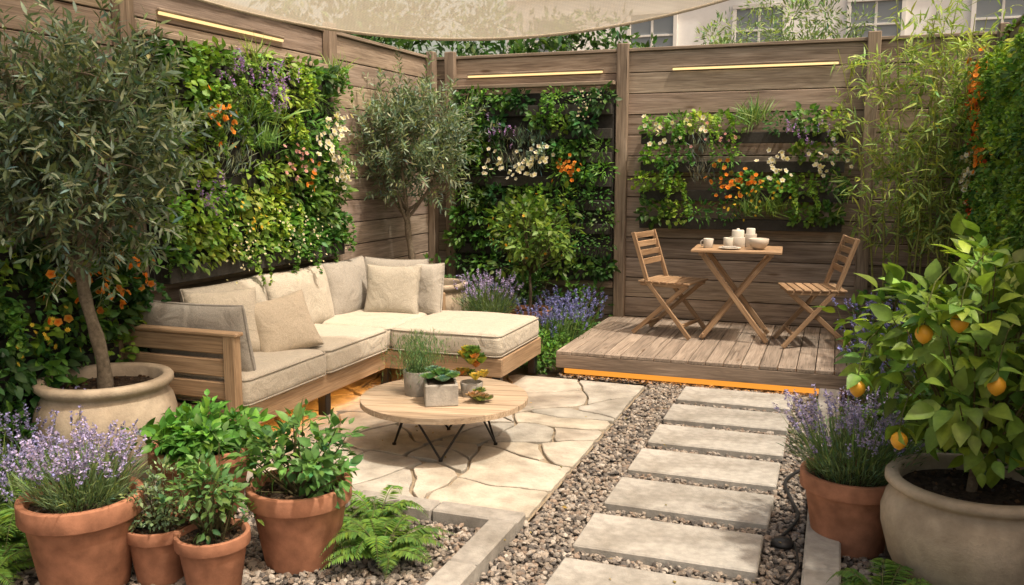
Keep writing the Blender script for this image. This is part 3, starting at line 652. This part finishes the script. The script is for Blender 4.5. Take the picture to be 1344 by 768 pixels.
def rosette(b,c,r,col,n=26,up=1.15):
    i=np.arange(n); a=i*2.4; q=np.sqrt((i+1)/n); D=np.stack([np.cos(a)*q,np.sin(a)*q,up-q*.95],1)
    C=vary(col,n,.15); inst(b,np.tile(np.array(c,float),(n,1))+D*.004,D,r*(.45+.55*q),'succ',C,jit=.02)
for dx,dy,r in((0,0,.065),(.055,.045,.05),(-.055,.03,.055),(.04,-.055,.05),(-.04,-.06,.048),(.08,-.01,.045),(-.08,-.02,.04),(.0,.07,.05)): rosette(b,c+(dx,dy,.128+.03*rng.uniform()),r,(.18,.30,.22) if rng.uniform()<.6 else (.15,.27,.10))
obj('potted_succulent',b)
b=B(); c=np.array((-1.90,4.50,zt)); cup(b,c,.065,.08,'concrete',(.38,.36,.33))
for k in range(24):
    d=sph(1)[0]; rosette(b,c+(d[0]*.07,d[1]*.06,.09+abs(d[2])*.16),.055,random.choice([(.42,.36,.06),(.48,.20,.06),(.18,.28,.05),(.50,.38,.08),(.16,.27,.06)]),16,1.5)
obj('potted_succulent',b)
b=B(); c=np.array((-1.80,4.38,zt))
for k in range(7):
    d=rng.normal(size=2)*.025; rosette(b,c+(d[0],d[1],.012+.01*(k%3)),.045,random.choice([(.40,.24,.14),(.20,.24,.08),(.32,.2,.12)]),14)
tube(b,[c+(-.07,.06,.012),c+(0,.02,.02),c+(.06,.05,.03)],[.012,.014,.009],'bark',(.34,.26,.18),8)
obj('dried_flowers',b)
# ================================================================ BISTRO SET
def tf(o,a):
    R=rotz(a); return lambda p: np.array(o)+R@np.array(p,float)
TKC=(.9,.86,.82)
def chair(o,a):
    b=B(); f=tf(o,a); W=.20; up=rotz(a)@np.array([0,1,0])
    def bm(p,q,w,h): beam(b,f(p),f(q),w,h,'teak',TKC,(0,0,1) if abs(p[2]-q[2])<.02 else up,.003,.07)
    for s in(-1,1):
        y=W*s
        bm((-.27,y,.86),(-.135,y,.46),.035,.022); bm((-.135,y,.46),(.25,y,.01),.035,.022)
        bm((.21,y*.86,.445),(-.27,y*.86,.01),.035,.022)
        bm((-.2,y*.93,.435),(.22,y*.93,.435),.022,.03)
    for k in range(7): x=-.185+.066*k; bm((x,-W-.015,.458),(x,W+.015,.458),.055,.014)
    for t in(.02,.2,.38,.56):
        x=-.27+.135*t;z=.86-.4*t; p=f((x+.004,-W+.01,z-.02));q=f((x+.004,W-.01,z-.02)); beam(b,p,q,.012,.05,'teak',TKC,(0,0,1),.003,.07)
    bm((.17,-W,.105),(.17,W,.105),.02,.03) ; bm((-.19,-W*.86,.085),(-.19,W*.86,.085),.02,.03)
    return obj('folding_chair',b)
chair((-1.28,7.38,.2),0.12-.35); chair((-.15,7.30,.2),math.pi+.22)
b=B(); f=tf((-.75,7.38,.2),.05)
def bt(p,q,w,h,up=(0,0,1)): beam(b,f(p),f(q),w,h,'teak',TKC,up,.003,.07)
for k in range(8): y=-.245+.07*k; bt((-.35,y,.735),(.35,y,.735),.062,.02)
for x in(-.27,.27): bt((x,-.26,.712),(x,.26,.712),.04,.024)
u2=rotz(.05)@np.array([0,1,0])
for s in(-1,1): bt((-.26,.2*s,.70),(.26,.2*s,.012),.04,.022,u2); bt((.26,.165*s,.70),(-.26,.165*s,.012),.04,.022,u2)
for x in(-.24,.24): bt((x,-.2,.04),(x,.2,.04),.022,.03)
bt((0,-.2,.356),(0,.2,.356),.02,.02); obj('bistro_table',b)
zt2=.2+.746; CW=(.60,.56,.50)
b=B(); cup(b,(-.98,7.32,zt2),.042,.075,'ceramic',CW,.8); a=np.linspace(-1.5,1.5,10); tube(b,np.stack([-.98-.04-.022*np.cos(a),np.full(10,7.32),zt2+.038+.022*np.sin(a)],1),.005,'ceramic',CW,8); obj('coffee_mug',b)
b=B(); cup(b,(-.76,7.46,zt2),.065,.085,'ceramic',(.55,.50,.43),.95); lathe(b,(-.76,7.46,zt2+.075),[(.05,0),(.05,.06),(.046,.066),(.012,.066),(.012,.078),(0,.08)],'ceramic',(.70,.66,.58),28); obj('candle_holder',b)
b=B(); cup(b,(-.66,7.48,zt2),.05,.11,'ceramic',(.52,.47,.40),.9); lathe(b,(-.66,7.48,zt2+.09),[(.036,0),(.036,.06),(.032,.066),(0,.066)],'ceramic',(.74,.70,.62),24); obj('candle_holder',b)
b=B(); cup(b,(-.83,7.40,zt2),.04,.08,'ceramic',(.62,.58,.5),.9); obj('coffee_mug',b)
b=B(); lathe(b,(-.58,7.30,zt2),[(0,0),(.035,0),(.06,.02),(.078,.055),(.08,.085),(.074,.088),(.07,.06),(.03,.015),(0,.012)],'ceramic',(.58,.51,.43),32); obj('ceramic_bowl',b)
b=B(); lathe(b,(-.80,7.25,zt2),[(0,0),(.05,0),(.09,.012),(.088,.015),(.05,.004),(0,.004)],'ceramic',CW,32); box(b,(-.80,7.25,zt2+.018),(.11,.08,.008),'fabric',(.45,.42,.38),rotz(.3)); obj('small_plate',b)
# ================================================================ POTS + PLANTS
bigpot('planter_pot',(-3.42,3.36,0),.325,.56)
b=B(); tree(b,(-3.42,3.36,.47),(-3.46,3.34,1.14),(-3.46,3.32,1.66),(.54,.50,.62),500,.070,(.14,.19,.10),.26,11,.032); obj('olive_tree',b)
bigpot('planter_pot',(-3.30,6.98,0),.30,.60)
b=B(); tree(b,(-3.50,6.95,.5),(-3.50,6.95,1.22),(-3.50,6.95,1.78),(.60,.50,.58),440,.066,(.17,.225,.12),.25,10,.03); obj('olive_tree',b)
bigpot('planter_pot',(.53,3.56,0),.31,.45)
b=B(); cc=np.array((.52,3.58,.93))
tube(b,[(.52,3.56,.38),(.53,3.57,.5),(.52,3.58,.66),(.55,3.59,.85)],[.02,.018,.014,.01],'bark',(.20,.15,.10),8)
shrub(b,cc,.40,.39,95,13,.094,'big',(.20,.30,.045),(.53,3.57,.56),.10,True,(.16,.13,.06),.25)
for p in [(.10,3.38,.80),(.29,3.18,1.05),(.51,3.15,.90),(.24,3.24,.66),(.39,3.15,1.10)]:
    p=np.array(p); r=.030
    L=[(.0001,-1.15),(.12,-1.12),(.45,-.9),(.8,-.5),(.95,0),(.85,.5),(.5,.88),(.15,1.05),(.0001,1.08)]
    lathe(b,p,[(x*r,z*r) for x,z in L],'citrus_skin',(.76,.38,.03),20); tube(b,[p+(0,0,r),p+(.004,0,r+.06),p+(.03,.06,r+.14),p+(.08,.16,r+.18)],.0025,'bark',(.12,.14,.04),5)
    n=6; inst(b,np.tile(p+(0,0,r+.02),(n,1)),rng.normal(size=(n,3))*(1,.8,.5)+(0,.1,-.1),.078,'big',vary((.20,.30,.045),n))
obj('lemon_tree',b)
terracotta((-2.52,7.3,0),.2,.36)
b=B(); tube(b,[(-2.52,7.3,.3),(-2.51,7.3,.5),(-2.53,7.31,.75)],[.016,.014,.011],'bark',(.18,.14,.1),8)
shrub(b,(-2.5,7.3,1.05),.38,.34,70,14,.08,'oval',(.13,.21,.035),(-2.52,7.3,.68),.09)
fl=(-2.5,7.3,1.05)+sph(24)*np.array((.38,.38,.32)); flo(b,fl,fl-np.array((-2.5,7.3,1.05)),.03,'funnel',vary((.65,.42,.06),24)); obj('citrus_tree',b)
terracotta((-2.74,6.88,0),.2,.36); b=B(); lavender(b,(-2.74,6.88,.32),.26,.40,110,(.36,.31,.60)); obj('lavender_plant',b)
# foreground left
terracotta((-2.65,2.45,0),.22,.37); b=B(); lavender(b,(-2.65,2.45,.32),.21,.30,120,(.38,.34,.62),.55); obj('lavender_plant',b)
terracotta((-2.42,2.60,0),.13,.23)
b=B(); shrub(b,(-2.42,2.60,.32),.115,.12,44,18,.027,'oval2',(.19,.27,.13),(-2.42,2.6,.2),.042,True); obj('thyme_plant',b)
terracotta((-2.17,2.60,0),.138,.23)
b=B(); shrub(b,(-2.17,2.60,.38),.14,.16,40,14,.042,'oval',(.13,.24,.07),(-2.17,2.6,.2),.05); obj('mint_plant',b)
terracotta((-2.0,2.93,0),.208,.33)
b=B(); shrub(b,(-1.97,2.93,.46),.225,.165,46,13,.062,'oval',(.12,.25,.06),(-2.0,2.93,.28),.07); obj('herb_shrub',b)
terracotta((-2.72,3.22,0),.235,.33)
b=B(); shrub(b,(-2.72,3.22,.38),.23,.09,70,16,.064,'big',(.11,.27,.04),(-2.72,3.22,.28),.06); obj('basil_plant',b)
terracotta((.11,3.85,0),.205,.33); b=B(); lavender(b,(.11,3.85,.29),.26,.38,150,(.36,.32,.60),.6); obj('lavender_plant',b)
for c,L in (((-1.85,3.30,0),.29),((-1.66,3.00,0),.33),((-1.95,3.06,0),.22),((-3.15,2.62,0),.42),((-3.35,2.9,0),.4),((-2.98,2.3,0),.28),((.22,3.22,0),.28),((.42,3.10,0),.30),((.12,2.95,0),.24),((.32,4.4,0),.38),((.75,4.6,.1),.45),((.35,4.95,0),.4),((.3,5.6,0),.38)):
    b=B(); fern(b,c,L,24); obj('fern',b)
b=B()
for c in((-3.55,2.75,.1),(-3.3,3.0,.05),(-3.6,3.1,.1),(-3.2,2.75,0)): lavender(b,c,.22,.42,50,(.30,.28,.56),.5)
obj('lavender_bed',b)
b=B()
for c in((-3.55,3.85,.2),(-3.6,3.0,.2),(-3.65,2.6,.25)): shrub(b,c,.22,.22,34,14,.066,'oval',(.07,.16,.03),c,.08)
obj('shrub_foliage',b)
b=B()
for c in((-3.1,7.6,.0),(-2.9,7.75,0),(-2.15,7.35,0),(-2.25,7.65,0),(-2.14,7.0,0),(-2.3,7.0,0)): lavender(b,c,.22,.50,50,(.20,.21,.52),.45,(.10,.19,.06),.017)
obj('blue_salvia_bed',b)
b=B()
for c in((-3.2,7.7,.25),(-2.9,7.85,.3),(-2.2,7.85,.25),(-3.5,7.6,.4),(-2.6,7.8,.3)): shrub(b,c,.26,.3,30,15,.066,'oval',(.07,.16,.03),c,.08)
for c,r in(((-2.2,6.6,.10),.2),((-2.18,6.95,.15),.2),((-2.45,6.75,.15),.2),((-2.12,7.35,.16),.2)): shrub(b,c,r,.15,36,16,.045,'oval2',(.12,.25,.04),c,.06)
obj('groundcover_foliage',b)
for c in((-2.2,6.5,0),(-2.25,6.8,.05)):
    b=B(); fern(b,c,.3,16,(.10,.22,.04)); obj('fern',b)
b=B()
for c in((.38,6.1,.05),(.55,6.5,.05),(.4,5.7,0),(.7,6.0,.1),(.35,6.7,.05)): lavender(b,c,.26,.62,56,(.22,.22,.54),.45,(.10,.19,.06),.017)
obj('blue_salvia_bed',b)
b=B()
for c in((.8,5.2,.35),(.9,6.3,.45),(.6,7.2,.3),(.95,4.4,.35),(.5,5.1,.15),(.9,7.6,.5),(.45,7.7,.3),(.95,3.7,.3),(.85,5.7,.4)): shrub(b,c,.28,.34,36,15,.07,'oval',(.08,.18,.035),c,.09)
obj('shrub_foliage',b)
# bamboo
b=B()
for k in range(15):
    x=rng.uniform(.32,.93);y=rng.uniform(7.55,7.95);hh=rng.uniform(2.3,2.95); ln=rng.normal(size=2)*.13; ln[0]=ln[0]*1.7-.05
    t=np.linspace(0,1,14)[:,None]; Q=np.array((x,y,0))+t*np.array((0,0,hh))+t**2*np.array((ln[0],-abs(ln[1]),0))
    tube(b,Q,np.linspace(.010,.003,14),'leaf',(.30,.31,.10),6)
    n=32; tt=rng.uniform(.34,1,n); P=np.array((x,y,0))+tt[:,None]*np.array((0,0,hh))+tt[:,None]**2*np.array((ln[0],-abs(ln[1]),0))
    D=norm(rng.normal(size=(n,3))*(.9,.7,.2)+(0,0,.55)); L=rng.uniform(.12,.36,n)
    inst(b,P,D,L,'stem',vary((.28,.3,.09),n))
    q=8; f=rng.uniform(.35,1,(n,q)); PP=(P[:,None]+D[:,None]*(L[:,None]*f)[...,None]).reshape(-1,3)
    inst(b,PP,np.repeat(D,q,0)*.5+rng.normal(size=(n*q,3))*.55+(0,0,-.15),rng.uniform(.07,.13,n*q),'bamboo',vary((.40,.49,.13),n*q,.2),jit=.7)
obj('bamboo_plant',b)
# ================================================================ CABLE
def spl(pts,k=8):
    P=np.array(pts,float); P=np.vstack([2*P[0]-P[1],P,2*P[-1]-P[-2]]); out=[]
    for i in range(1,len(P)-2):
        for t in np.linspace(0,1,k,endpoint=False):
            a,b_,c,d=P[i-1:i+3]; out.append(.5*((2*b_)+(-a+c)*t+(2*a-5*b_+4*c-d)*t*t+(-a+3*b_-3*c+d)*t**3))
    out.append(P[-2]); return np.array(out)
b=B(); tube(b,spl([(.0,4.72,.09),(-.11,4.70,.03),(-.18,4.50,.024),(-.14,4.25,.024),(-.10,4.05,.026),(-.13,3.88,.026),(-.16,3.78,.026)]),.008,'rubber',(1,1,1),8); 
tube(b,spl([(-.10,3.72,.03),(-.08,3.5,.03),(-.12,3.3,.024),(-.10,3.05,.024)]),.005,'rubber',(1,1,1),8)
lathe(b,(-.15,3.73,.012),[(0,0),(.045,0),(.05,.012),(.035,.026),(0,.03)],'rubber',(1,1,1),20); obj('power_cable',b)
b=B(); n=60; P=np.stack([rng.uniform(-3,.0,n),rng.uniform(2.4,6.2,n),np.full(n,.042)],1); inst(b,P,rng.normal(size=(n,3))*(1,1,.1),rng.uniform(.015,.032,n),'oval2',vary((.25,.20,.07),n,.3)); obj('fallen_leaves',b)
# ================================================================ SHADE SAIL
A=np.array((-3.78,4.1,2.66));Bp=np.array((-.30,5.38,2.66));D=np.array((-3.3,1.2,3.2))
n=28;V=[];F=[]
for i in range(n+1):
    for j in range(n+1):
        u=i/n;v=j/n; e=A*(1-u)+Bp*u; p=e*(1-v)+(D+(Bp-A)*(u-.5)*.08)*v; p=p+np.array((0,0,-.34*4*u*(1-u)*(1-v)**1.5)); V.append(p)
for i in range(n):
    for j in range(n): a=i*(n+1)+j; F.append((a,a+n+1,a+n+2,a+1))
V=np.array(V); b=B(); b.add(V,[F],(1,1,1),'sail_cloth')
tube(b,V[[i*(n+1) for i in range(n+1)]]-(0,0,.004),.009,'fabric',(.55,.48,.37),6)
tube(b,[A,(XL+.02,4.02,2.69)],.006,'black_metal',(1,1,1),6); tube(b,[Bp,(XR-.05,6.1,2.70)],.004,'black_metal',(1,1,1),6)
obj('shade_sail',b)
# ================================================================ BACKGROUND
b=B(); hedge(b,(-5.3,7.2,3.1),(.9,2.8,1.6),150,42,.12,(.07,.14,.035)); tube(b,[(-5.3,7,0),(-5.25,7,1.5),(-5.2,7,3)],[.14,.12,.08],'bark',(.12,.1,.08),10); obj('leafy_tree',b)
b=B(); hedge(b,(-4.8,9.7,2.5),(1.9,.8,1.1),150,46,.11,(.07,.15,.04)); hedge(b,(-2.7,9.6,2.35),(1.1,.6,.85),100,50,.10,(.09,.17,.045),cl=.2)
for x in(-5,-4,-2.7): tube(b,[(x,9.7,0),(x+.1,9.7,1),(x,9.7,2.3)],[.08,.06,.04],'bark',(.12,.1,.08),8)
obj('hedge_trees',b)
b=B(); hedge(b,(-.60,10.0,2.68),(1.05,.5,.78),130,60,.075,(.24,.32,.13),'olive',.17)
for x in(-1.2,-.9,-.4,0): tube(b,[(x,10,0),(x,10,1.2),(x+.1,10,2.7)],[.05,.04,.015],'bark',(.12,.1,.08),8)
obj('olive_shrub',b)
b=B(); YF=24.; box(b,(6,YF+3,7),(30,6,14),'render',(.84,.84,.83))
for fl_ in range(4):
    zf=1.0+fl_*3.1-.4; box(b,(6,YF-.06,zf-.55),(30,.16,.18),'render',(.76,.755,.745))
    for k in range(11):
        x=-7.6+k*2.75
        box(b,(x,YF-.01,zf+1.05),(1.15,.06,1.7),'glass_pane',(1,1,1))
        for dx in(-.62,.62): box(b,(x+dx,YF-.05,zf+1.05),(.1,.14,1.9),'render',(.74,.73,.7))
        box(b,(x,YF-.05,zf+1.95),(1.34,.16,.1),'render',(.74,.73,.7)); box(b,(x,YF-.08,zf+.14),(1.4,.24,.09),'render',(.74,.73,.7))
        box(b,(x,YF-.055,zf+1.05),(.06,.05,1.7),'render',(.7,.69,.66)); box(b,(x,YF-.057,zf+1.35),(1.15,.05,.05),'render',(.7,.69,.66))
        if k%2==0:
            box(b,(x,YF-.3,zf+.75),(1.5,.03,.04),'black_metal',(1,1,1))
            for q in range(13): box(b,(x-.72+q*.12,YF-.3,zf+.4),(.018,.018,.7),'black_metal',(1,1,1))
            box(b,(x,YF-.2,zf+.02),(1.55,.3,.08),'render',(.76,.74,.7))
obj('apartment_building',b)
# ================================================================ LIGHT + CAMERA
S=norm(np.array((.62,-.24,1.36))); el=math.asin(S[2]); az=math.atan2(S[0],S[1])
w=bpy.data.worlds.new('World'); sc.world=w; w.use_nodes=True; nt=w.node_tree
sky=nt.nodes.new('ShaderNodeTexSky'); sky.sky_type='NISHITA'; sky.sun_disc=False; sky.sun_elevation=el; sky.sun_rotation=az; sky.dust_density=6; sky.air_density=1.2
bg=nt.nodes['Background']; bg.inputs[1].default_value=.15
nt.links.new(mix(nt,'MULTIPLY',1,sky.outputs[0],(1.72,1.42,1.08)),bg.inputs[0])
from mathutils import Vector
sl=bpy.data.lights.new('sun','SUN'); sl.energy=4.0; sl.angle=math.radians(2.5); sl.color=(1,.90,.75); so=bpy.data.objects.new('sun',sl); so.rotation_euler=Vector(S).to_track_quat('Z','Y').to_euler(); sc.collection.objects.link(so)
cd=bpy.data.cameras.new('camera'); cd.lens=31; cd.sensor_width=36; cd.clip_end=500; co=bpy.data.objects.new('camera',cd); co.location=(0,0,1.6); co.rotation_euler=(math.radians(90-8.1),0,math.radians(20.2)); sc.collection.objects.link(co); sc.camera=co
sc.view_settings.view_transform='Standard'; sc.view_settings.look='None'; sc.view_settings.exposure=0
